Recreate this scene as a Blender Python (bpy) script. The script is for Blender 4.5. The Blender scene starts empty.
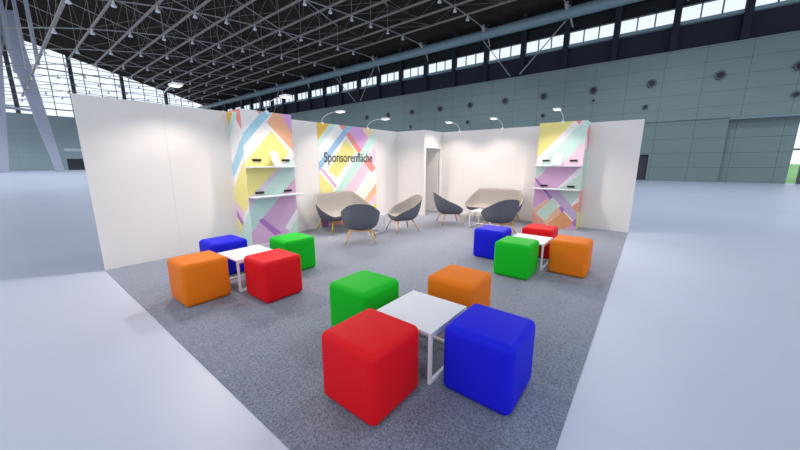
import bpy, bmesh, math, random
from mathutils import Vector, Matrix
C = bpy.context.scene.collection
PI = math.pi
random.seed(4)
# ---------------------------------------------------------------- materials
def lin(h):
    v = [int(h[i:i+2], 16)/255 for i in (0, 2, 4)]
    return tuple(c/12.92 if c <= .04045 else ((c+.055)/1.055)**2.4 for c in v) + (1,)
def mat(name, col, rough=.6, metal=0, noise=0, scale=8, bump=0, bscale=200, spec=.5, emit=0, detail=3):
    m = bpy.data.materials.new(name); m.use_nodes = True
    nt = m.node_tree; b = nt.nodes['Principled BSDF']
    c = lin(col) if isinstance(col, str) else tuple(col)+(1,)
    b.inputs['Base Color'].default_value = c
    b.inputs['Roughness'].default_value = rough
    b.inputs['Metallic'].default_value = metal
    b.inputs['Specular IOR Level'].default_value = spec
    tc = nt.nodes.new('ShaderNodeTexCoord')
    if noise:
        n = nt.nodes.new('ShaderNodeTexNoise'); n.inputs['Scale'].default_value = scale; n.inputs['Detail'].default_value = detail
        nt.links.new(tc.outputs['Object'], n.inputs['Vector'])
        r = nt.nodes.new('ShaderNodeValToRGB')
        r.color_ramp.elements[0].position = .3; r.color_ramp.elements[1].position = .7
        r.color_ramp.elements[0].color = tuple(x*(1-noise) for x in c[:3])+(1,)
        r.color_ramp.elements[1].color = tuple(min(1, x*(1+noise)) for x in c[:3])+(1,)
        nt.links.new(n.outputs['Fac'], r.inputs['Fac']); nt.links.new(r.outputs['Color'], b.inputs['Base Color'])
    if bump:
        n = nt.nodes.new('ShaderNodeTexNoise'); n.inputs['Scale'].default_value = bscale
        nt.links.new(tc.outputs['Object'], n.inputs['Vector'])
        bp = nt.nodes.new('ShaderNodeBump'); bp.inputs['Strength'].default_value = bump; bp.inputs['Distance'].default_value = .002
        nt.links.new(n.outputs['Fac'], bp.inputs['Height']); nt.links.new(bp.outputs['Normal'], b.inputs['Normal'])
    if emit:
        b.inputs['Emission Color'].default_value = c; b.inputs['Emission Strength'].default_value = emit
    return m
def panel_mat(name, col, line, ax, dx, x0, dz, z0, w=.02, rough=.5):
    """flat cladding with a grid of joints; ax = 0 or 1, the horizontal axis"""
    m = mat(name, col, rough); nt = m.node_tree; b = nt.nodes['Principled BSDF']
    N = nt.nodes.new; L = nt.links.new
    tc = N('ShaderNodeTexCoord'); sp = N('ShaderNodeSeparateXYZ'); L(tc.outputs['Object'], sp.inputs[0])
    def mask(sock, d, o):
        a = N('ShaderNodeMath'); a.operation = 'SUBTRACT'; L(sock, a.inputs[0]); a.inputs[1].default_value = o
        q = N('ShaderNodeMath'); q.operation = 'PINGPONG'; L(a.outputs[0], q.inputs[0]); q.inputs[1].default_value = d/2
        l = N('ShaderNodeMath'); l.operation = 'LESS_THAN'; L(q.outputs[0], l.inputs[0]); l.inputs[1].default_value = w
        return l.outputs[0]
    mx = N('ShaderNodeMath'); mx.operation = 'MAXIMUM'
    L(mask(sp.outputs[ax], dx, x0), mx.inputs[0]); L(mask(sp.outputs[2], dz, z0), mx.inputs[1])
    ns = N('ShaderNodeTexNoise'); ns.inputs['Scale'].default_value = .25; L(tc.outputs['Object'], ns.inputs['Vector'])
    c0 = N('ShaderNodeMix'); c0.data_type = 'RGBA'
    c = lin(col); c0.inputs[6].default_value = tuple(x*.9 for x in c[:3])+(1,); c0.inputs[7].default_value = tuple(x*1.1 for x in c[:3])+(1,)
    L(ns.outputs['Fac'], c0.inputs[0])
    c1 = N('ShaderNodeMix'); c1.data_type = 'RGBA'; L(mx.outputs[0], c1.inputs[0]); L(c0.outputs[2], c1.inputs[6]); c1.inputs[7].default_value = lin(line)
    L(c1.outputs[2], b.inputs['Base Color'])
    return m
def glass_mat(name, tint):
    m = bpy.data.materials.new(name); m.use_nodes = True; nt = m.node_tree; nt.nodes.clear()
    o = nt.nodes.new('ShaderNodeOutputMaterial'); t = nt.nodes.new('ShaderNodeBsdfTransparent'); g = nt.nodes.new('ShaderNodeBsdfGlossy')
    t.inputs[0].default_value = tint; g.inputs['Roughness'].default_value = .05
    x = nt.nodes.new('ShaderNodeMixShader'); x.inputs[0].default_value = .06
    nt.links.new(t.outputs[0], x.inputs[1]); nt.links.new(g.outputs[0], x.inputs[2]); nt.links.new(x.outputs[0], o.inputs[0])
    return m
# ---------------------------------------------------------------- mesh helpers
def box(bm, x0, y0, z0, x1, y1, z1, mi=0):
    v = [bm.verts.new(p) for p in ((x0,y0,z0),(x1,y0,z0),(x1,y1,z0),(x0,y1,z0),(x0,y0,z1),(x1,y0,z1),(x1,y1,z1),(x0,y1,z1))]
    for f in ((3,2,1,0),(4,5,6,7),(0,1,5,4),(1,2,6,5),(2,3,7,6),(3,0,4,7)):
        bm.faces.new([v[i] for i in f]).material_index = mi
def bar(bm, a, b, w, h=None, n=4, r2=None, up=(0,0,1)):
    """a prism of n sides from a to b; w = width (or radius for n>4), h = height"""
    a = Vector(a); b = Vector(b); d = (b-a).normalized(); u = Vector(up)
    if abs(d.dot(u)) > .98: u = Vector((1,0,0))
    s = d.cross(u).normalized(); t = s.cross(d).normalized()
    if n == 4:
        h = h or w; prof = [(-w/2,-h/2),(w/2,-h/2),(w/2,h/2),(-w/2,h/2)]; prof2 = prof
        if r2: prof2 = [(x*r2/w, y*r2/w) for x, y in prof]
    else:
        prof = [(w*math.cos(2*PI*i/n), w*math.sin(2*PI*i/n)) for i in range(n)]; k = (r2 or w)/w; prof2 = [(x*k, y*k) for x, y in prof]
    A = [bm.verts.new(a+s*x+t*y) for x, y in prof]; B = [bm.verts.new(b+s*x+t*y) for x, y in prof2]
    for i in range(n): bm.faces.new((A[i], A[(i+1)%n], B[(i+1)%n], B[i]))
    bm.faces.new(A[::-1]); bm.faces.new(B)
def tube(bm, pts, r, n=8):
    pts = [Vector(p) for p in pts]; rings = []
    for i, p in enumerate(pts):
        d = ((pts[i+1] if i < len(pts)-1 else p)-(pts[i-1] if i else p)).normalized()
        u = Vector((0,1,0)) if abs(d.y) < .9 else Vector((1,0,0))
        s = d.cross(u).normalized(); t = s.cross(d)
        rings.append([bm.verts.new(p+s*r*math.cos(2*PI*k/n)+t*r*math.sin(2*PI*k/n)) for k in range(n)])
    for a, b in zip(rings, rings[1:]):
        for k in range(n): bm.faces.new((a[k], a[(k+1)%n], b[(k+1)%n], b[k]))
    bm.faces.new(rings[0][::-1]); bm.faces.new(rings[-1])
def lathe(bm, prof, c=(0,0,0), n=16):
    rings = [[bm.verts.new((c[0]+r*math.cos(2*PI*k/n), c[1]+r*math.sin(2*PI*k/n), c[2]+z)) for k in range(n)] for r, z in prof]
    for a, b in zip(rings, rings[1:]):
        for k in range(n): bm.faces.new((a[k], a[(k+1)%n], b[(k+1)%n], b[k]))
    bm.faces.new(rings[0][::-1]); bm.faces.new(rings[-1])
def obj(name, bm, mats, parent=None, smooth=False, bevel=0, seg=2, sub=0):
    bmesh.ops.recalc_face_normals(bm, faces=bm.faces)
    me = bpy.data.meshes.new(name); bm.to_mesh(me); bm.free()
    for m in (mats if isinstance(mats, (list, tuple)) else [mats]): me.materials.append(m)
    if smooth:
        for p in me.polygons: p.use_smooth = True
    o = bpy.data.objects.new(name, me); C.objects.link(o)
    if parent: o.parent = parent
    if bevel:
        b = o.modifiers.new('bevel', 'BEVEL'); b.width = bevel; b.segments = seg; b.limit_method = 'ANGLE'; b.angle_limit = .6
    if sub:
        s = o.modifiers.new('sub', 'SUBSURF'); s.levels = sub; s.render_levels = sub
    return o
def struct(name, bm, m, **k):
    o = obj(name, bm, m, **k); o['kind'] = 'structure'; return o
def tag(o, label, cat, group=None):
    o['label'] = label; o['category'] = cat
    if group: o['group'] = group
    return o
def thing(name, label, cat, loc=(0,0,0), rz=0, group=None):
    o = bpy.data.objects.new(name, None); C.objects.link(o); o.location = loc; o.rotation_euler = (0,0,rz); o.empty_display_size = .1
    return tag(o, label, cat, group)
def dup(root, label, loc, rz=0):
    r = root.copy(); C.objects.link(r); r.location = loc; r.rotation_euler = (0,0,rz); r['label'] = label
    for ch in list(root.children):
        c = ch.copy(); C.objects.link(c); c.parent = r
        for g in list(ch.children):
            d = g.copy(); C.objects.link(d); d.parent = c
    return r
def B(): return bmesh.new()
ORD = ['first','second','third','fourth','fifth','sixth','seventh','eighth','ninth','tenth','eleventh','twelfth','thirteenth','fourteenth']

def split_art(rect, shapes, base):
    """cut a rectangle into flat pieces along the edges of convex shapes; later shapes lie on top"""
    u0, v0, u1, v1 = rect
    pieces = [(base, [(u0,v0),(u1,v0),(u1,v1),(u0,v1)])]
    def cut(poly, p, q):
        a, b = [], []
        n = len(poly)
        sd = [(q[0]-p[0])*(y-p[1])-(q[1]-p[1])*(x-p[0]) for x, y in poly]
        for i in range(n):
            j = (i+1) % n; P, Q = poly[i], poly[j]; s, t = sd[i], sd[j]
            if s >= 0: a.append(P)
            if s <= 0: b.append(P)
            if s*t < 0:
                k = s/(s-t); X = (P[0]+k*(Q[0]-P[0]), P[1]+k*(Q[1]-P[1])); a.append(X); b.append(X)
        return a, b
    def area(p): return .5*sum(p[i][0]*p[(i+1)%len(p)][1]-p[(i+1)%len(p)][0]*p[i][1] for i in range(len(p)))
    def hull(P):
        P = sorted(set(P))
        def half(Q):
            h = []
            for p in Q:
                while len(h) > 1 and (h[-1][0]-h[-2][0])*(p[1]-h[-2][1])-(h[-1][1]-h[-2][1])*(p[0]-h[-2][0]) <= 0: h.pop()
                h.append(p)
            return h[:-1]
        return half(P)+half(P[::-1])
    for col, S in shapes:
        S = hull(S); new = []
        for c, poly in pieces:
            rest = poly
            for i in range(len(S)):
                a, b = cut(rest, S[i], S[(i+1) % len(S)])
                if len(b) > 2 and abs(area(b)) > 1e-6: new.append((c, b))
                rest = a
                if len(rest) < 3 or abs(area(rest)) < 1e-6: rest = None; break
            if rest: new.append((col, rest))
        pieces = new
    return pieces
ARTM = {}
def art_mat(h):
    if h not in ARTM: ARTM[h] = mat('print_'+h, tuple(c*.9 for c in lin(h)[:3]), .5)
    return ARTM[h]
def art_faces(bm, mats, rect, shapes, fn, base='F4F0EE'):
    for c, poly in split_art(rect, shapes, base):
        m = art_mat(c)
        if m not in mats: mats.append(m)
        try: f = bm.faces.new([bm.verts.new(fn(u, v)) for u, v in poly]); f.material_index = mats.index(m)
        except ValueError: pass
EXPO=0.0; SKY=(.85,.90,1.0,1); SKYS=1.25; LAMP=66; HALL=900; TILT=6
poster_art = [
  ('CAE8DD', [(4.39,2.51), (4.59,2.51), (3.98,1.91), (3.99,2.09)]),
  ('F0C246', [(4.00,2.55), (4.39,2.53), (3.99,2.08)]),
  ('CAE8DD', [(5.99,2.53), (6.08,2.51), (6.07,2.18), (4.73,0.83), (4.43,0.83), (5.31,1.82), (5.74,2.27)]),
  ('F1CFDF', [(6.07,2.18), (6.06,1.71), (5.12,0.75), (4.75,0.84)]),
  ('F0958A', [(4.63,2.54), (4.96,2.55), (5.43,1.90), (5.31,1.82)]),
  ('F0958A', [(5.51,1.61), (5.71,1.72), (5.99,1.43), (5.81,1.30)]),
  ('DFA9DC', [(5.01,2.53), (5.44,2.51), (5.71,2.25), (5.43,1.90), (4.98,2.38)]),
  ('F6DBAE', [(5.44,2.54), (5.83,2.53), (5.93,2.42), (5.71,2.25)]),
  ('EEF1E2', [(6.05,1.34), (6.05,1.08), (5.41,0.56), (5.21,0.68)]),
  ('F3BE94', [(6.04,1.04), (6.04,0.73), (5.65,0.45), (5.49,0.55)]),
  ('F1CFDF', [(6.04,0.70), (6.03,0.44), (5.81,0.28), (5.65,0.45)]),
  ('E3E255', [(6.03,0.44), (6.03,0.14), (5.79,0.32)]),
  ('F2E78F', [(4.87,2.17), (5.22,1.88), (4.54,1.21), (4.28,1.39)]),
  ('9CC4E0', [(4.94,2.53), (5.17,2.54), (4.17,1.60), (3.93,1.31), (3.95,1.54)]),
  ('E2A3CC', [(4.03,1.44), (4.10,1.44), (4.53,0.99), (4.47,0.96)]),
  ('F2E78F', [(3.95,1.37), (4.00,1.35), (4.41,0.94), (4.36,0.81), (3.89,0.58)]),
  ('B57CC4', [(3.89,0.55), (4.22,0.59), (4.24,0.26), (4.14,-0.34), (3.86,-0.29)]),
  ('F0958A', [(4.27,0.26), (5.03,0.35), (4.92,-0.50), (4.23,-0.36)]),
]
tower_left_front_art = [
  ('F0958A', [(2.26,2.56), (2.49,2.59), (2.36,2.42)]),
  ('A6D3E6', [(2.45,2.55), (2.67,2.58), (2.02,1.89), (1.86,1.75), (1.88,1.94)]),
  ('F5B78E', [(2.63,2.52), (2.75,2.55), (3.04,2.07), (3.10,1.70), (2.48,2.31)]),
  ('DFA9DC', [(2.74,2.55), (3.12,2.60), (3.08,2.01), (3.04,2.07)]),
  ('F2E78F', [(2.56,2.17), (2.91,1.77), (2.71,1.54), (2.37,1.24), (1.97,0.86), (1.94,1.52), (2.33,1.90)]),
  ('DDD2E2', [(2.91,1.63), (3.01,1.69), (2.74,1.44), (2.14,0.84), (1.97,0.67), (1.91,0.83), (2.37,1.24), (2.71,1.54)]),
  ('CAE8DD', [(3.13,1.80), (3.10,1.35), (2.22,0.51), (1.88,0.16), (1.93,0.68), (2.14,0.86), (2.74,1.44), (2.89,1.61)]),
  ('DFB4D4', [(3.10,1.37), (3.23,-0.09), (1.95,0.07), (1.96,0.24), (2.22,0.51)]),
  ('F4F0EE', [(3.08,0.73), (3.09,0.55), (2.79,0.19), (2.69,0.27)]),
  ('CDE3CF', [(3.09,0.55), (3.18,0.03), (2.75,0.14)]),
  ('B57CC4', [(2.15,0.50), (2.24,0.53), (2.62,0.18), (2.46,0.15)]),
]
tower_left_side_art = [
  ('F0958A', [(-0.17,2.60), (0.58,2.52), (0.57,2.44), (-0.08,2.49)]),
  ('F0C246', [(-0.12,2.49), (0.21,2.46), (-0.03,2.19)]),
  ('CAE8DD', [(0.21,2.46), (0.40,2.45), (-0.05,1.98), (-0.05,2.18)]),
  ('F0958A', [(0.37,2.47), (0.51,2.50), (0.50,2.14), (0.32,2.33)]),
  ('A6D3E6', [(0.56,2.06), (0.54,1.77), (0.01,1.30), (-0.19,1.33), (0.39,1.95)]),
  ('F2E78F', [(0.48,1.63), (0.50,0.82), (0.30,0.65), (-0.10,0.87), (-0.09,1.02)]),
  ('F1CFDF', [(-0.12,0.88), (-0.04,0.87), (0.30,0.64), (0.21,0.41), (-0.10,0.69)]),
  ('B57CC4', [(-0.10,0.70), (-0.03,0.71), (0.23,0.45), (0.18,0.38), (-0.10,0.59)]),
  ('F2E78F', [(-0.10,0.61), (0.18,0.38), (-0.05,0.07), (-0.18,0.05)]),
  ('CAE8DD', [(0.48,0.69), (0.51,0.06), (-0.16,-0.05), (0.23,0.43)]),
]
tower_right_front_art = [
  ('F2E78F', [(3.76,2.65), (4.73,2.57), (4.74,2.49), (3.98,1.66)]),
  ('F0958A', [(4.72,2.57), (4.94,2.56), (4.84,2.41)]),
  ('CAE8DD', [(4.84,2.41), (5.07,2.63), (5.08,2.14), (4.57,1.55), (4.04,1.45)]),
  ('F1CFDF', [(5.08,2.14), (5.15,1.49), (4.49,1.48)]),
  ('CAE8DD', [(3.94,1.50), (4.30,1.50), (3.95,1.13)]),
  ('DFB4D4', [(4.30,1.50), (4.99,1.52), (4.52,0.98), (4.13,0.92), (3.89,1.00)]),
  ('F4F0EE', [(5.01,1.53), (5.12,1.42), (4.73,0.98), (4.51,0.97)]),
  ('CDE3CF', [(5.12,1.42), (5.11,0.67), (4.86,0.59), (4.50,0.91), (4.69,0.98)]),
  ('DCA9D6', [(3.79,1.00), (4.15,0.94), (4.34,0.71), (3.96,0.37)]),
  ('F0A596', [(3.89,0.36), (4.01,0.38), (4.34,0.08), (4.38,-0.32), (3.90,-0.40)]),
  ('F3BE94', [(4.35,0.71), (4.68,0.40), (4.33,0.07), (3.97,0.37)]),
  ('CDE3CF', [(4.45,0.73), (4.59,0.54), (4.31,0.14), (4.08,0.34)]),
  ('EBA36F', [(4.70,0.42), (4.97,0.15), (4.74,-0.02), (4.34,0.07)]),
  ('DCA9D6', [(4.96,0.16), (5.10,-0.02), (4.68,-0.10)]),
  ('CDB6D2', [(4.27,0.95), (4.52,0.94), (5.04,0.40), (5.02,0.14), (4.67,0.49)]),
  ('B57CC4', [(3.89,1.28), (3.99,1.23), (4.44,0.75), (4.38,0.68)]),
  ('B57CC4', [(4.59,0.51), (4.66,0.55), (4.73,0.45), (4.67,0.38)]),
  ('B57CC4', [(4.90,0.17), (4.98,0.28), (5.09,0.12), (5.06,-0.00)]),
  ('F4F0EE', [(5.07,0.90), (5.09,0.71), (4.90,0.53), (4.84,0.60)]),
  ('EBA36F', [(5.08,0.76), (5.12,0.39), (5.02,0.40), (4.87,0.55)]),
]
tower_right_side_art = [
  ('CAE8DD', [(6.93,2.61), (8.91,2.84), (9.03,2.71), (7.97,2.33), (7.31,2.07)]),
  ('DCA9D6', [(7.89,2.59), (9.03,2.71), (9.37,1.92), (8.40,1.89)]),
  ('F0958A', [(7.58,2.26), (7.87,2.46), (8.36,1.94), (8.08,1.69)]),
  ('CDE3CF', [(6.95,1.85), (9.00,1.91), (9.14,0.85), (7.26,0.98)]),
  ('F0A596', [(7.28,0.93), (9.43,0.94), (9.69,0.15), (7.33,0.45)]),
  ('F2E78F', [(7.08,0.45), (10.05,0.19), (10.96,-0.91), (7.20,-0.17)]),
]
# ---------------------------------------------------------------- materials used
M = dict(
 wall=mat('booth_wall_white', 'DEDAD6', .55, noise=.01, scale=3),
 white=mat('white_laminate', 'D9DADF', .4),
 wmetal=mat('white_metal', 'EDEDF0', .35),
 floor=mat('hall_floor_screed', 'B4B9CA', .42, noise=.04, scale=.35, bump=.05, bscale=30, spec=.4),
 carpet=mat('booth_carpet', '747A8A', .95, noise=.5, scale=95, bump=.8, bscale=350, spec=.1, detail=5),
 red=mat('red_fabric', 'DC141F', .55, bump=.15, bscale=400, spec=.12),
 green=mat('green_fabric', '12B524', .55, bump=.15, bscale=400, spec=.12),
 blue=mat('blue_fabric', '1A1ECF', .55, bump=.15, bscale=400, spec=.12),
 orange=mat('orange_fabric', 'E3771A', .55, bump=.15, bscale=400, spec=.12),
 lgrey=mat('light_grey_wool', '98928D', .9, noise=.08, scale=60, bump=.3, spec=.2),
 slate=mat('slate_blue_grey_wool', '64676F', .9, noise=.1, scale=60, bump=.3, spec=.2),
 oak=mat('oak_wood', 'D6A56C', .5, noise=.12, scale=12),
 yoak=mat('golden_oak_wood', 'C0A23C', .5, noise=.12, scale=12),
 black=mat('black_plastic', '14110F', .5),
 teal=panel_mat('teal_cladding', '738583', '4E5E62', 0, 2.5, 1.15, 1.13, 5.9, .015),
 teal2=panel_mat('teal_cladding_low', '6F8180', '4E5E62', 0, 2.5, 1.15, 1.17, 0, .018),
 tealend=panel_mat('teal_cladding_end', '9CAEB0', '8B9EA2', 1, 4.4, 2.3, 1.15, 0, .02),
 tealm=mat('teal_steel', '7C939A', .45),
 dark=mat('dark_violet_panel', '282A36', .7, spec=.2),
 darker=mat('soffit_dark', '15171A', .9),
 deck=mat('roof_deck_dark', '37322F', .95, noise=.25, scale=.8, spec=0),
 steel=mat('grey_steel_paint', '8E8780', .5),
 lsteel=mat('light_grey_steel', 'A3A19F', .45),
 lampm=mat('lamp_housing', 'E4E6EA', .5),
 web=mat('dark_rod_steel', '6E6864', .6),
 col=mat('pale_column_paint', 'B9BCCB', .5),
 mull=mat('mullion_grey', '6C7880', .5),
 mulld=mat('mullion_dark', '4A5055', .5),
 nozzle=mat('nozzle_grey', '525965', .4),
 ink=mat('dark_print', '26262C', .5),
 grass=mat('grass', '7FB56C', .9, noise=.15, scale=.6),
 glass=glass_mat('window_glass', (.97,.99,1,1)),
 signp=mat('pale_sign_face', 'D5DCE0', .5),
 dkdoor=mat('dark_doorway', '3A3A42', .7),
 lens=mat('lamp_lens', 'FFF4E8', .4, emit=2),
)
cb = M['carpet'].node_tree.nodes['Principled BSDF']; cb.inputs['Sheen Weight'].default_value = .5; cb.inputs['Sheen Roughness'].default_value = .4
# ---------------------------------------------------------------- camera, world
cam = bpy.data.objects.new('camera', bpy.data.cameras.new('camera')); C.objects.link(cam)
cam.location = (6.22807, -.78552, 1.594); cam.rotation_euler = (PI/2-.19798, 0, .66663)
cam.data.sensor_width = 36; cam.data.lens = 313.68/800*36; cam.data.clip_end = 1000; cam.data.clip_start = .05
sc = bpy.context.scene; sc.camera = cam
sc.view_settings.view_transform = 'Standard'; sc.view_settings.look = 'None'; sc.view_settings.exposure = EXPO; sc.view_settings.gamma = 1; sc.view_settings.use_curve_mapping = False
w = bpy.data.worlds.new('World'); sc.world = w; w.use_nodes = True
w.node_tree.nodes['Background'].inputs[0].default_value = SKY; w.node_tree.nodes['Background'].inputs[1].default_value = SKYS
# ---------------------------------------------------------------- hall shell
YW = 35.2; XE = -88
bm = B(); box(bm, XE, -45, -.2, 60, YW+1.2, 0); struct('floor', bm, M['floor'])
bm = B(); box(bm, -300, YW+1.2, -.25, 300, 400, -.02); tag(obj('grass_field', bm, M['grass']), 'green grass field seen outside through the hall gate', 'grass')['kind'] = 'structure'
# right-hand hall wall
bm = B(); box(bm, XE, YW, 5.0, 40, YW+.5, 10.55); struct('wall_upper', bm, M['teal'])
bm = B(); box(bm, XE, YW+.12, 0, 4.7, YW+.5, 5.0); box(bm, 4.7, YW+.12, 2.25, 5.95, YW+.5, 5.0); box(bm, 5.95, YW+.12, 0, 10.6, YW+1.0, 5.0); struct('wall_lower', bm, M['teal2'])
bm = B(); box(bm, 10.6, YW+.75, 0, 14.35, YW+1.0, 5.0); struct('wall_recess', bm, M['teal2'])
bm = B(); box(bm, 4.7, YW+.35, 0, 5.95, YW+.45, 2.25); struct('door_1', bm, M['dkdoor'])
bm = B(); box(bm, 10.6, YW+.05, 4.86, 40, YW+1.0, 5.0); struct('trim_1', bm, M['tealm'])
bm = B(); box(bm, 14.35, YW+.7, 2.45, 20, YW+.78, 2.58); box(bm, 14.85, YW+.6, 0, 15.2, YW+.85, 1.35); box(bm, 17, YW+.6, 0, 17.25, YW+.85, 5.0); struct('trim_2', bm, M['mulld'])
bm = B(); box(bm, 20, YW, 0, 40, YW+.5, 5.0); struct('wall_side', bm, M['teal2'])
bm = B(); box(bm, XE, YW+.25, 10.55, 40, YW+.5, 12.5); struct('wall_band', bm, M['dark'])
bm = B(); box(bm, XE, YW-.1, 12.4, 40, YW+.3, 12.65); struct('trim_3', bm, M['tealm'])
bm = B(); box(bm, XE, YW+.25, 13.85, 40, YW+.5, 16.6); struct('wall_top', bm, M['darker'])
wx = [-1.65+4.05*k for k in range(-21, 7)]
for i, x in enumerate(wx[:-1]):
    bm = B()
    for k in (1, 2): xx = x+.2+(3.65/3)*k; box(bm, xx-.05, YW+.2, 12.65, xx+.05, YW+.3, 13.85)
    box(bm, x, YW+.2, 13.77, x+4.05, YW+.32, 13.85)
    f = struct('window_%d' % (i+1), bm, M['mull'])
    bm = B(); box(bm, x+.2, YW+.34, 12.65, x+3.85, YW+.36, 13.85); obj('pane', bm, M['glass'], f)
for i, x in enumerate(wx):
    bm = B(); box(bm, x-.23, YW-.25, 10.55, x+.23, YW+.3, 16.4)
    o = tag(obj('wall_column', bm, M['dark']), 'dark violet steel column between clerestory windows, %s from the far glazed end' % (ORD[i] if i < 14 else 'number %d' % (i+1)), 'column', 'clerestory columns')
bm = B(); tube(bm, [(XE, YW-.5, 15.28), (40, YW-.5, 15.28)], .5, 12)
tag(obj('edge_beam', bm, M['tealm'], smooth=True), 'long teal tubular beam under the roof edge above the clerestory windows', 'beam')
# end wall, glazed
bm = B(); box(bm, XE-.4, -12, 0, XE, 8.6, 10.6); box(bm, XE-.4, 8.6, 2.25, XE, 12.5, 10.6); box(bm, XE-.4, 12.5, 0, XE, YW, 10.6); struct('wall_end', bm, M['tealend'])
bm = B(); box(bm, XE-.35, 8.6, 0, XE-.2, 12.5, 2.25); struct('door_2', bm, M['dkdoor'])
bm = B(); box(bm, XE+.02, 8.5, 3.75, XE+.12, 13, 4.35); tag(obj('entrance_sign', bm, M['signp']), 'long pale sign on the far teal wall above the dark doorway', 'sign')
def decky(y): return 16.2+.262*(YW-y) if y > 3.4 else 16.2+.262*(YW-3.4)-.262*(3.4-y)
bm = B()
ys = [3.6+2.45*k for k in range(-6, 14)]
for y in ys:
    if y < YW: box(bm, XE-.05, y-.06, 10.6, XE+.05, y+.06, decky(y))
for k in range(1, 11):
    z = 10.6+1.24*k
    ye = YW-(z-16.2)/.262 if z > 16.2 else YW
    t = .2 if k in (1, 7) else .09
    box(bm, XE-.05, -11, z-t/2, XE+.08, max(ye, 4), z+t/2)
f = struct('window_40', bm, M['mull'])
bm = B()
v = [bm.verts.new((XE-.1, y, z)) for y, z in ((-12, 10.6), (YW, 10.6), (YW, decky(YW)), (3.4, decky(3.4)), (-12, decky(-12)))]
bm.faces.new(v); obj('pane', bm, M['glass'], f)
for i, y in enumerate((-4.4, 3.55, 11.6, 19.5, 27.4)):
    bm = B(); box(bm, XE-.3, y-.3, 10.6, XE+.3, y+.3, decky(y)); tag(obj('window_post', bm, M['mulld']), 'dark steel post of the far glazed end wall, %s from the left' % ORD[i], 'post', 'end wall posts')
# roof deck
XR = 24
bm = B()
for a, b in (((YW+.6, decky(YW)), (3.4, decky(3.4))), ((3.4, decky(3.4)), (-6, decky(-6)))):
    q = [bm.verts.new(p) for p in ((XE-.5, a[0], a[1]), (XR, a[0], a[1]), (XR, b[0], b[1]), (XE-.5, b[0], b[1]))]
    q2 = [bm.verts.new(v.co+Vector((0,0,.3))) for v in q]
    bm.faces.new(q); bm.faces.new(q2)
    for i in range(4): bm.faces.new((q[i], q[(i+1)%4], q2[(i+1)%4], q2[i]))
struct('ceiling', bm, M['deck'])
# roof trusses: bottom chord profile measured along y
prof = [(1.3,11.7),(4.0,12.5),(6.4,13.1),(9.1,13.65),(11.8,14.1),(14.4,14.45),(17.1,14.72),(19.8,15.0),(22.4,15.2),(25.0,15.42),(27.7,15.6),(30.3,15.72),(YW-.45,15.75)]
rx = [-1.65-8.1*k for k in range(-3, 11)]
rx = [x for x in rx if x > XE+1]
for i, x in enumerate(sorted(rx)):
    bm = B()
    for a, b in zip(prof, prof[1:]): bar(bm, (x,a[0],a[1]), (x,b[0],b[1]), .075)
    top = [(y, decky(y)-.25) for y, z in prof[:-2]]
    for a, b in zip(top, top[1:]): bar(bm, (x,a[0],a[1]), (x,b[0],b[1]), .1)
    for k, (y, z) in enumerate(prof[:-2] if x > -48 else prof[:1]):
        bar(bm, (x,y,z), (x,y,decky(y)-.25), .028)
        if k < len(top)-1: bar(bm, (x,y,z), (x,top[k+1][0],top[k+1][1]), .022)
    # forked end on the edge beam
    bar(bm, (x,YW-.5,15.9), (x+.5,YW-.35,14.0), .28, r2=.08)
    bar(bm, (x,YW-1.4,15.9), (x,YW-.3,15.1), .3, r2=.2)
    tag(obj('roof_truss', bm, M['lsteel']), 'thin light steel truss crossing the roof, %s from the far glazed end' % ORD[i], 'truss', 'roof trusses')
PX0 = [-80,-48,-52,-57,-60,-63,-67,-71,-75,-79,-83]
for i, (y, z) in enumerate(prof[1:-1]):
    x0 = PX0[i]; bm = B(); hw = .11 if i == 0 else .065; box(bm, x0, y-hw, z+.05, XR, y+hw, z+.19)
    for x in [x for x in sorted(rx) if x-4.05 > x0]:                      # bracing to the deck on both sides of each truss
        for s in (1,):
            bar(bm, (x+s*4.05, y, z+.1), (x, y, min(decky(y)-.2, z+5.5)), .026)
    tag(obj('roof_purlin', bm, M['steel']), 'long brownish grey purlin running along the roof, %s from the left' % ORD[i], 'purlin', 'roof purlins')
for i, k in enumerate(range(len(rx)-1)):      # crossed rods in the plane of the lower chords
    xs = sorted(rx); bm = B()
    for j in [j for j in range(2, len(prof)-2) if xs[k] > PX0[j-1]] or [11]:
        (y0, z0), (y1, z1) = prof[j], prof[j+1]
        bar(bm, (xs[k], y0, z0+.1), (xs[k]+4.05, y1, z1+.1), .03); bar(bm, (xs[k]+4.05, y1, z1+.1), (xs[k+1], y0, z0+.1), .03)
    tag(obj('roof_brace', bm, M['web']), 'zigzag of thin steel rods between roof trusses, %s bay from the far glazed end' % ORD[i], 'brace', 'roof braces')
bm = B(); lathe(bm, [(.02,.42),(.05,.4),(.07,.2),(.17,.0),(.17,-.06)], n=10); lampm = bm
lamp0 = tag(obj('high_bay_lamp', lampm, M['lampm'], smooth=False), 'small cone shaped lamp hanging where a roof truss meets a purlin', 'lamp', 'high bay lamps under the roof')
first = True
for x in rx:
    if x > 8: continue
    for y, z in prof[1:-1]:
        o = lamp0 if first else lamp0.copy()
        if not first: C.objects.link(o)
        first = False; o.location = (x, y, z-.36)
k = 0
for x in [x for x in rx if x < 24][::2]:
    for y in (-4, 4.0, 14.4, 25.0):  # at high bay lamps; near row added without lamps, to brighten cube tops
        l = bpy.data.lights.new('bay_and_fill_light', 'SPOT'); l.energy = HALL*(3.1 if y > 10 else (1.9 if x < -12 else .3)); l.color = (.78,.90,1); l.spot_size = math.radians(140); l.spot_blend = .6; l.shadow_soft_size = 1.2
        o = bpy.data.objects.new('bay_and_fill_light', l); C.objects.link(o); o.location = (x, y, {-4:11.8, 4.0:11.9, 14.4:13.9, 25.0:14.8}[y])
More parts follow.
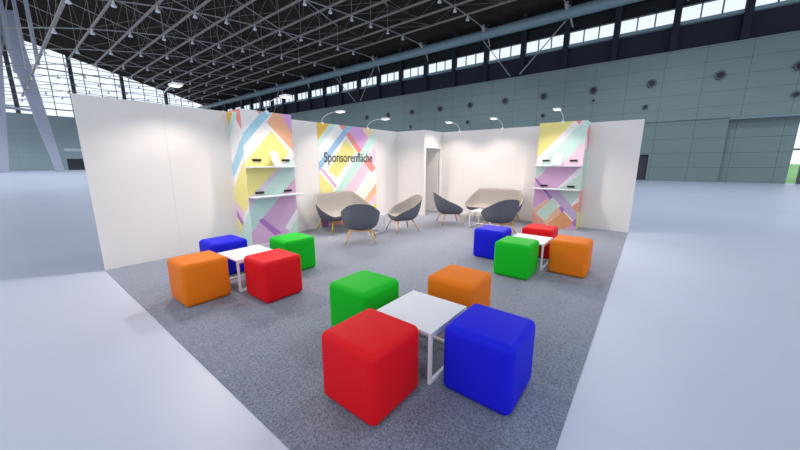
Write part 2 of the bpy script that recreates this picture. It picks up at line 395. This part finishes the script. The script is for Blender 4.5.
# stay rods
for cx, xs in ((-6.3, (-9.75, -1.65)), (-29.9, (-34.05, -25.95)), (-54.0, (-58.3, -50.2))):
    bm = B()
    for x in xs: bar(bm, (x, YW-1.0, 14.5), (cx+(.5 if x > cx else -.5), YW-.42, 10.62), .08)
    struct('trim_%d' % (4+int(-cx//20)), bm, M['lsteel'])
# air nozzles
def nozzle(x, z, r, label):
    bm = B()
    lathe(bm, [(r*.62,.0),(r*.62,.12),(r,.12),(r,0),(r*1.0,-.02)][::-1], n=18)
    t = thing('air_nozzle', label, 'air nozzle', (x, YW, z), 0, 'air nozzles on the teal wall')
    a = obj('ring', bm, M['nozzle'], t, smooth=True); a.rotation_euler = (PI/2,0,0)
    bm = B(); lathe(bm, [(r*.6,0),(r*.6,.14)], n=18); b = obj('throat', bm, M['black'], t); b.rotation_euler = (PI/2,0,0)
for i, x in enumerate((13.6, 9.6, 5.4, 1.1, -3.3, -7.3, -11.5, -15.6, -20.0, -24.2, -28.4)): nozzle(x, 8.2, .33, 'large round air nozzle in the upper row, %s from the right' % ORD[i])
for i, x in enumerate((13.7, 5.2, -3.2, -11.7, -20.2)): nozzle(x, 6.3, .2, 'small round air nozzle in the lower row, %s from the right' % ORD[i])
nozzle(1.2, 7.3, .13, 'smallest round nozzle close below a large one in the upper row')
# leaning tree column left
XT = -72
bm = B()
bar(bm, (XT,5.95,0), (XT,3.5,23.6), .7, 1.0, r2=1.5, up=(0,1,0))
t = thing('frame_column', 'pale grey A-shaped steel column with two leaning legs at the far left edge', 'column', (0,0,0)); obj('leg', bm, M['col'], t)
bm = B(); bar(bm, (XT,-.45,0), (XT,2.2,23.0), 2.0, 1.9, up=(0,1,0)); obj('leg', bm, M['col'], t)
bm = B(); bar(bm, (XT,1.2,9.8), (XT,4.8,9.6), .35); obj('cross_bar', bm, M['col'], t)
for i, (y, x) in enumerate(((3.0,-64), (3.9,-60), (4.6,-56))):
    bm = B(); bar(bm, (x, y, 13.6), (x, y+.1, decky(y)-.2), .5, .35, up=(0,1,0)); tag(obj('roof_strut', bm, M['col']), 'pale upright strut under the roof at upper left, %s from the left' % ORD[i], 'strut', 'roof struts')
# ---------------------------------------------------------------- booth
bm = B(); box(bm, 1.0, 0, 0, 6, 8, .006); box(bm, 0, 0, 0, 1, 6.999, .006); box(bm, .04, 7.045, 0, .955, 7.99, .006); tag(obj('booth_carpet', bm, M['carpet']), 'square grey carpet covering the booth floor', 'carpet')
bm = B()
for a, b in ((0,1),(1,7),(7,8.04)): box(bm, -.04, a+(.0006 if a else 0), 0, 0, b-.0006, 2.5)
struct('wall_left', bm, M['wall'])
bm = B(); box(bm, 0, 8, 0, 6, 8.04, 2.5); struct('wall_right', bm, M['wall'])
bm = B(); box(bm, 0, 7.0, 0, 1.0, 7.04, 2.5); box(bm, .96, 7.04, 0, 1.0, 7.1, 2.5); box(bm, .96, 7.9, 0, 1.0, 8, 2.5); box(bm, .96, 7.1, 2.0, 1.0, 7.9, 2.5)
struct('wall_storage_room', bm, M['wall'])
bm = B(); box(bm, .12, 7.87, .02, .94, 7.91, 1.98); d = struct('door_3', bm, M['wall'])
bm = B(); tube(bm, [(.2,7.87,1.0),(.2,7.82,1.0),(.32,7.82,1.0)], .01); obj('door_handle', bm, M['wmetal'], d)
# printed poster panel with lettering
bm = B(); mats = [M['wall']]; box(bm, .001, 4, .005, .008, 6, 2.5); art_faces(bm, mats, (4,.005,6,2.5), poster_art, lambda u, v: (.0085,u,v))
pst = tag(obj('printed_panel', bm, mats), 'colourful striped printed wall panel with the dark word Sponsorenfläche, behind the left sofa', 'printed panel')
cu = bpy.data.curves.new('txt', 'FONT'); cu.body = 'Sponsorenfläche'; cu.size = .33; cu.extrude = .002; cu.offset = .004
to = bpy.data.objects.new('txt', cu); C.objects.link(to); bpy.context.view_layer.update()
me = bpy.data.meshes.new_from_object(to.evaluated_get(bpy.context.evaluated_depsgraph_get())); bpy.data.objects.remove(to)
mx = max(v.co.x for v in me.vertices); me.transform(Matrix.Diagonal((1.70/mx, 1, 1, 1))); me.materials.clear(); me.materials.append(M['ink'])
lt = bpy.data.objects.new('lettering', me); C.objects.link(lt); lt.parent = pst; lt.location = (.0115, 4.15, 1.60); lt.rotation_euler = (PI/2, 0, PI/2)
# display towers (local: width along +x from 0 to 1, front at y=0 looking to -y, depth .5)
def tower(label, loc, rz, front, side, side_left):
    t = thing('display_tower', label, 'display tower', loc, rz, 'printed display towers')
    bm = B(); mats = [M['wall']]
    art_faces(bm, mats, (0,0,1,2.5), front, lambda u, v: (u,0,v))
    if side_left: art_faces(bm, mats, (0,0,.5,2.5), side, lambda u, v: (0,u,v))   # u = distance from the front edge
    else: art_faces(bm, mats, (0,0,.5,2.5), side, lambda u, v: (1,u,v))
    def q(*p): bm.faces.new([bm.verts.new(x) for x in p])
    xo = 1 if side_left else 0
    q((xo,0,0),(xo,.498,0),(xo,.498,2.5),(xo,0,2.5)); q((0,.498,0),(1,.498,0),(1,.498,2.5),(0,.498,2.5)); q((0,0,2.5),(1,0,2.5),(1,.498,2.5),(0,.498,2.5)); q((0,0,.003),(1,0,.003),(1,.498,.003),(0,.498,.003))
    me = obj('body', bm, mats, t)
    for z in (.955, 1.495):
        bm = B(); box(bm, 0, -.26, z-.011, 1.0, -.001, z+.011); obj('shelf', bm, M['white'], t, bevel=.002)
    for z in (1.0, 1.6):
        for x in (.14, .73):
            bm = B(); box(bm, x, -.025, z, x+.16, -.001, z+.042); obj('bracket', bm, M['black'], t)
    return t
def tr(L, f): return [(c, [f(u, v) for u, v in P]) for c, P in L]
# left tower: front looks to +x, side (y=2) looks to -y.  local x -> +y, local y -> -x
tower('tall striped tower with two white shelves, at the left wall behind blue and green cubes', (.5,2,.007), PI/2, tr(tower_left_front_art, lambda u, v: (u-2, v)), tr(tower_left_side_art, lambda u, v: (.5-u, v)), True)
tower('tall striped tower with two white shelves, at the right wall behind a red cube', (4,7.5,.007), 0, tr(tower_right_front_art, lambda u, v: (u-4, v)), tr(tower_right_side_art, lambda u, v: (u-7.5, v)), False)
def holder(label, loc, rz):
    t = thing('brochure_holder', label, 'brochure holder', loc, rz, 'brochure holders on the tower shelves')
    bm = B()
    bar(bm, (0,-.035,.012), (0,.05,.27), .19, .006, up=(0,1,0)); box(bm, -.095,-.04,0,.095,.07,.004); bar(bm, (0,-.065,.006), (0,-.045,.07), .19, .004, up=(0,1,0))
    obj('stand', bm, M['white'], t)
    bm = B(); bar(bm, (0,-.042,.014), (0,.044,.275), .17, .004, up=(0,1,0)); obj('brochure', bm, mat('brochure_paper','F6F0F4',.4,noise=.06,scale=14), t)
holder('white leaflet stand on the upper shelf of the left striped tower', (.64,2.52,1.515), PI/2+.35)
holder('white leaflet stand on the upper shelf of the right striped tower', (4.5,7.3,1.515), .15)
# arm lamps on the wall tops: local +x is outward
def arm_lamp(label):
    t = thing('arm_lamp', label, 'lamp', (0,0,0), 0, 'white arm lamps on the booth walls')
    bm = B(); box(bm, -.045,-.025,.002,.010,.025,.02); box(bm, .002,-.025,-.04,.010,.025,.002); obj('clamp', bm, M['wmetal'], t)
    bm = B(); tube(bm, [(-.02,0,.01),(-.02,0,.06),(.02,0,.11),(.12,0,.16),(.28,0,.195),(.45,0,.205),(.56,0,.205)], .0065); obj('arm', bm, M['wmetal'], t, smooth=True)
    bm = B(); box(bm, .54,-.07,.18,.74,.07,.215); hd = obj('head', bm, M['wmetal'], t, bevel=.01)
    bm = B(); box(bm, .56,-.055,.176,.72,.055,.1795); obj('lens', bm, M['lens'], hd)
    l = bpy.data.lights.new('lamp_light', 'SPOT'); l.energy = LAMP; l.color = (1,.87,.77); l.spot_size = math.radians(138); l.spot_blend = .6; l.shadow_soft_size = .05
    l.use_nodes = True; en = l.node_tree.nodes['Emission']; fo = l.node_tree.nodes.new('ShaderNodeLightFalloff'); fo.inputs['Strength'].default_value = 1
    l.node_tree.links.new(fo.outputs['Linear'], en.inputs['Strength'])
    lo = bpy.data.objects.new('lamp_light', l); C.objects.link(lo); lo.parent = hd; lo.location = (.64,0,.165); lo.rotation_euler = (0, math.radians(-TILT), 0)
    return t
a0 = arm_lamp('white arm lamp on top of the left wall, nearest its open end')
a0.location = (0,1.03,2.5)
for lb, loc, rz in (('white arm lamp on top of the left striped tower', (.5,2.5,2.508), 0), ('white arm lamp on the left wall above the left side of the lettered panel', (0,4.17,2.5), 0), ('white arm lamp on the left wall above the right side of the lettered panel', (0,5.71,2.5), 0),
    ('white arm lamp on the right wall close to the storage room', (1.58,8,2.5), -PI/2), ('white arm lamp on the right wall above the right-hand sofa', (2.89,8,2.5), -PI/2), ('white arm lamp on top of the right striped tower', (4.5,7.5,2.508), -PI/2)):
    dup(a0, lb, loc, rz)
# ---------------------------------------------------------------- cube seats
def pouf(color, label, x, y, rz=0):
    me = bpy.data.meshes.get('cube_seat_'+color); s = .2475
    if me: o = bpy.data.objects.new('cube_seat', me); C.objects.link(o)
    else:
        bm = B(); bmesh.ops.create_cube(bm, size=2*s)
        bmesh.ops.bevel(bm, geom=bm.edges[:], offset=.054, segments=7, profile=.5, affect='EDGES')
        for f in bm.faces: f.smooth = True
        o = obj('cube_seat', bm, M[color], smooth=True); o.data.name = 'cube_seat_'+color
        o.data.set_sharp_from_angle(angle=1.2)
        for l in (M[color],): pass
    o.location = (x, y, .006+s); o.rotation_euler = (0,0,rz)
    return tag(o, label, 'cube seat', 'coloured cube seats')
for c, lb, x, y in (
 ('red','large red fabric cube seat in the front, nearest the camera',4.875,.615), ('blue','blue fabric cube seat at the front right, right of the front white table',5.48,1.193),
 ('green','green fabric cube seat behind the front red cube, left of the front table',4.224,1.216), ('orange','orange fabric cube seat behind the front white table',4.853,1.937),
 ('orange','orange fabric cube seat farthest left, near the bare left wall',2.166,.522), ('blue','blue fabric cube seat beside the left striped tower, behind the left orange cube',1.465,1.105),
 ('red','red fabric cube seat in front of the left white table',2.771,1.118), ('green','green fabric cube seat in front of the left striped tower',2.115,1.815),
 ('blue','blue fabric cube seat in the right group, in front of a grey armchair',4.247,4.291), ('green','green fabric cube seat in front of the right white table',4.857,3.668),
 ('red','red fabric cube seat behind the right white table, before the right tower',4.85,4.9), ('orange','orange fabric cube seat farthest right, at the carpet edge',5.457,4.242)):
    pouf(c, lb, x, y)
# ---------------------------------------------------------------- white tables
def table(label):
    t = thing('side_table', label, 'table', (0,0,0), 0, 'low white square tables')
    h = .275
    bm = B(); box(bm, -h,-h,.393,h,h,.412); obj('tabletop', bm, M['white'], t, bevel=.002)
    k = .012; q = h-k
    for sx in (-1, 1):
        bm = B(); box(bm, sx*q-k,-h,.006,sx*q+k,h,.03); obj('foot_rail', bm, M['wmetal'], t)
        bm = B(); box(bm, sx*q-k,-h,.371,sx*q+k,h,.3925); obj('top_rail', bm, M['wmetal'], t)
        for sy in (-1, 1):
            bm = B(); box(bm, sx*q-k,sy*q-k,.03,sx*q+k,sy*q+k,.371); obj('leg', bm, M['wmetal'], t)
    bm = B(); box(bm, -q+k,q-k,.006,q-k,q+k,.03); obj('cross_rail', bm, M['wmetal'], t)
    return t
t0 = table('white square low table among the four front cube seats'); t0.location = (4.885,1.20,0)
for lb, x, y in (('white square low table among the four left cube seats',2.12,1.14), ('white square low table among the four right cube seats',4.86,4.28),
    ('white low table in front of the left grey sofa, half hidden by an armchair',1.25,4.35), ('white low table in front of the right grey sofa, beside the grey armchairs',3.12,6.55)):
    dup(t0, lb, (x,y,0))
# ---------------------------------------------------------------- lounge chairs and sofas (front is +y)
def smooth_loop(P, n):
    out = []; m = len(P)
    for i in range(m):
        a, b, c, d = [Vector(P[(i+k) % m]) for k in (-1,0,1,2)]
        for j in range(n):
            t = j/n; out.append(.5*((2*b)+(c-a)*t+(2*a-5*b+4*c-d)*t*t+(3*b-a-3*c+d)*t**3))
    return out
def lounge(name, label, cat, ex, wood, group):
    """ex = extra half width in the middle (0 for a chair)"""
    t = thing(name, label, cat, (0,0,0), 0, group)
    half = [(.13,.33,.40),(.25,.315,.41),(.34,.22,.49),(.385,.06,.57),(.365,-.13,.655),(.26,-.31,.765),(.12,-.38,.825)]
    if ex: half = [(.10,.385,.40),(.27,.375,.41),(.365,.27,.48),(.385,.08,.565),(.36,-.11,.67),(.26,-.27,.80),(.10,-.345,.86)]
    P = [(x+ex, y, z) for x, y, z in half]
    full = P+[(-x, y, z) for x, y, z in P[::-1]]
    rim = smooth_loop(full, 4); n = len(rim)
    def ring(cy, a, b, z):
        out = []
        for p in rim:
            ax = math.copysign(max(0, abs(p.x)-ex), p.x) if ex else p.x
            ang = math.atan2(p.y-cy, ax); sx = math.copysign(min(abs(p.x), ex), p.x) if ex else 0
            out.append(Vector((sx+a*math.cos(ang), cy+b*math.sin(ang), z)))
        return out
    seat = ring(.08, .25, .27, .375)
    def build(lo, offs, nr, pw, pz, capz):
        bm = B(); rings = []
        for k in range(nr+1):
            s = k/nr
            R = []
            for p, q in zip(rim, lo):
                e = q.lerp(p, s**pw); z = q.z+(p.z-q.z)*s**pz
                d = Vector((p.x-math.copysign(min(abs(p.x), ex), p.x), p.y, 0)); d = d.normalized() if d.length else Vector((0,-1,0))
                R.append(bm.verts.new((e.x+d.x*offs(s), e.y+d.y*offs(s), z)))
            rings.append(R)
        return bm, rings
    def skin(bm, rings):
        for a, b in zip(rings, rings[1:]):
            for k in range(n): bm.faces.new((a[k], a[(k+1)%n], b[(k+1)%n], b[k]))
    def cap(bm, R, z, m=3):
        prev = R
        cx = [math.copysign(min(abs(v.co.x), ex), v.co.x) for v in R] if ex else [0]*n
        for k in range(1, m):
            f = 1-k/m; cur = [bm.verts.new((c+(v.co.x-c)*f, .08+(v.co.y-.08)*f, z+(v.co.z-z)*f)) for v, c in zip(R, cx)]
            for j in range(n): bm.faces.new((prev[j], prev[(j+1)%n], cur[(j+1)%n], cur[j]))
            prev = cur
        bm.faces.new(prev)
    bm, rings = build(seat, lambda s: -.028*s, 6, .72, 1.6, .37)
    # rolled rim down over the shell
    for dz, do in ((.012, -.008), (.0, .004)):
        rings.append([bm.verts.new((v.co.x+o.x*(0.028+do), v.co.y+o.y*(0.028+do), v.co.z+dz)) for v, o in zip(rings[6], [(Vector((p.x-math.copysign(min(abs(p.x), ex), p.x), p.y, 0))).normalized() for p in rim])])
    skin(bm, rings); cap(bm, rings[0], .38)
    obj('upholstery', bm, M['lgrey'], t, smooth=True, sub=1)
    base = ring(.06, .23, .25, .285)
    bm, rings = build(base, lambda s: .012*math.sin(PI*min(1, s*1.02))+.004, 6, .6, 1.35, .28)
    skin(bm, rings); cap(bm, rings[0], .28)
    obj('shell', bm, M['slate'], t, smooth=True, sub=1)
    for sy in (-1, 1):
        bm = B(); y = .05+sy*.19
        bar(bm, (-ex-.19, y, .272), (ex+.19, y, .272), .03, .03); obj('seat_frame', bm, M[wood], t)
    for sx in (-1, 1):
        for sy in (-1, 1):
            bm = B(); bar(bm, (sx*(ex+.30), .05+sy*.29, .016), (sx*(ex+.19), .05+sy*.19, .285), .013, n=8, r2=.021); obj('leg', bm, M[wood], t, smooth=True)
    return t
def face(dx, dy): return math.atan2(-dx, dy)
G = 'grey shell armchairs'
c1 = lounge('lounge_chair', 'slate grey armchair seen from behind, in front of the left sofa', 'armchair', 0, 'oak', G); c1.location = (1.80,3.57,.0); c1.rotation_euler = (0,0,face(-.69,.72))
dup(c1, 'grey armchair turned left with its light inside visible, left of the storage room door', (1.83,4.97,0), face(-.46,-.89))
dup(c1, 'grey armchair turned right, standing before the storage room door', (2.2,6.37,0), face(.70,.72))
dup(c1, 'slate grey armchair before the right sofa, behind the blue cube', (3.72,5.98,0), face(-.78,.62))
s1 = lounge('sofa', 'light grey two-seat sofa in front of the lettered striped panel', 'sofa', .37, 'yoak', 'light grey two-seat sofas'); s1.location = (.5,4.30,0); s1.rotation_euler = (0,0,face(1,0))
dup(s1, 'light grey two-seat sofa standing against the plain right wall', (3.0,7.45,0), face(0,-1))
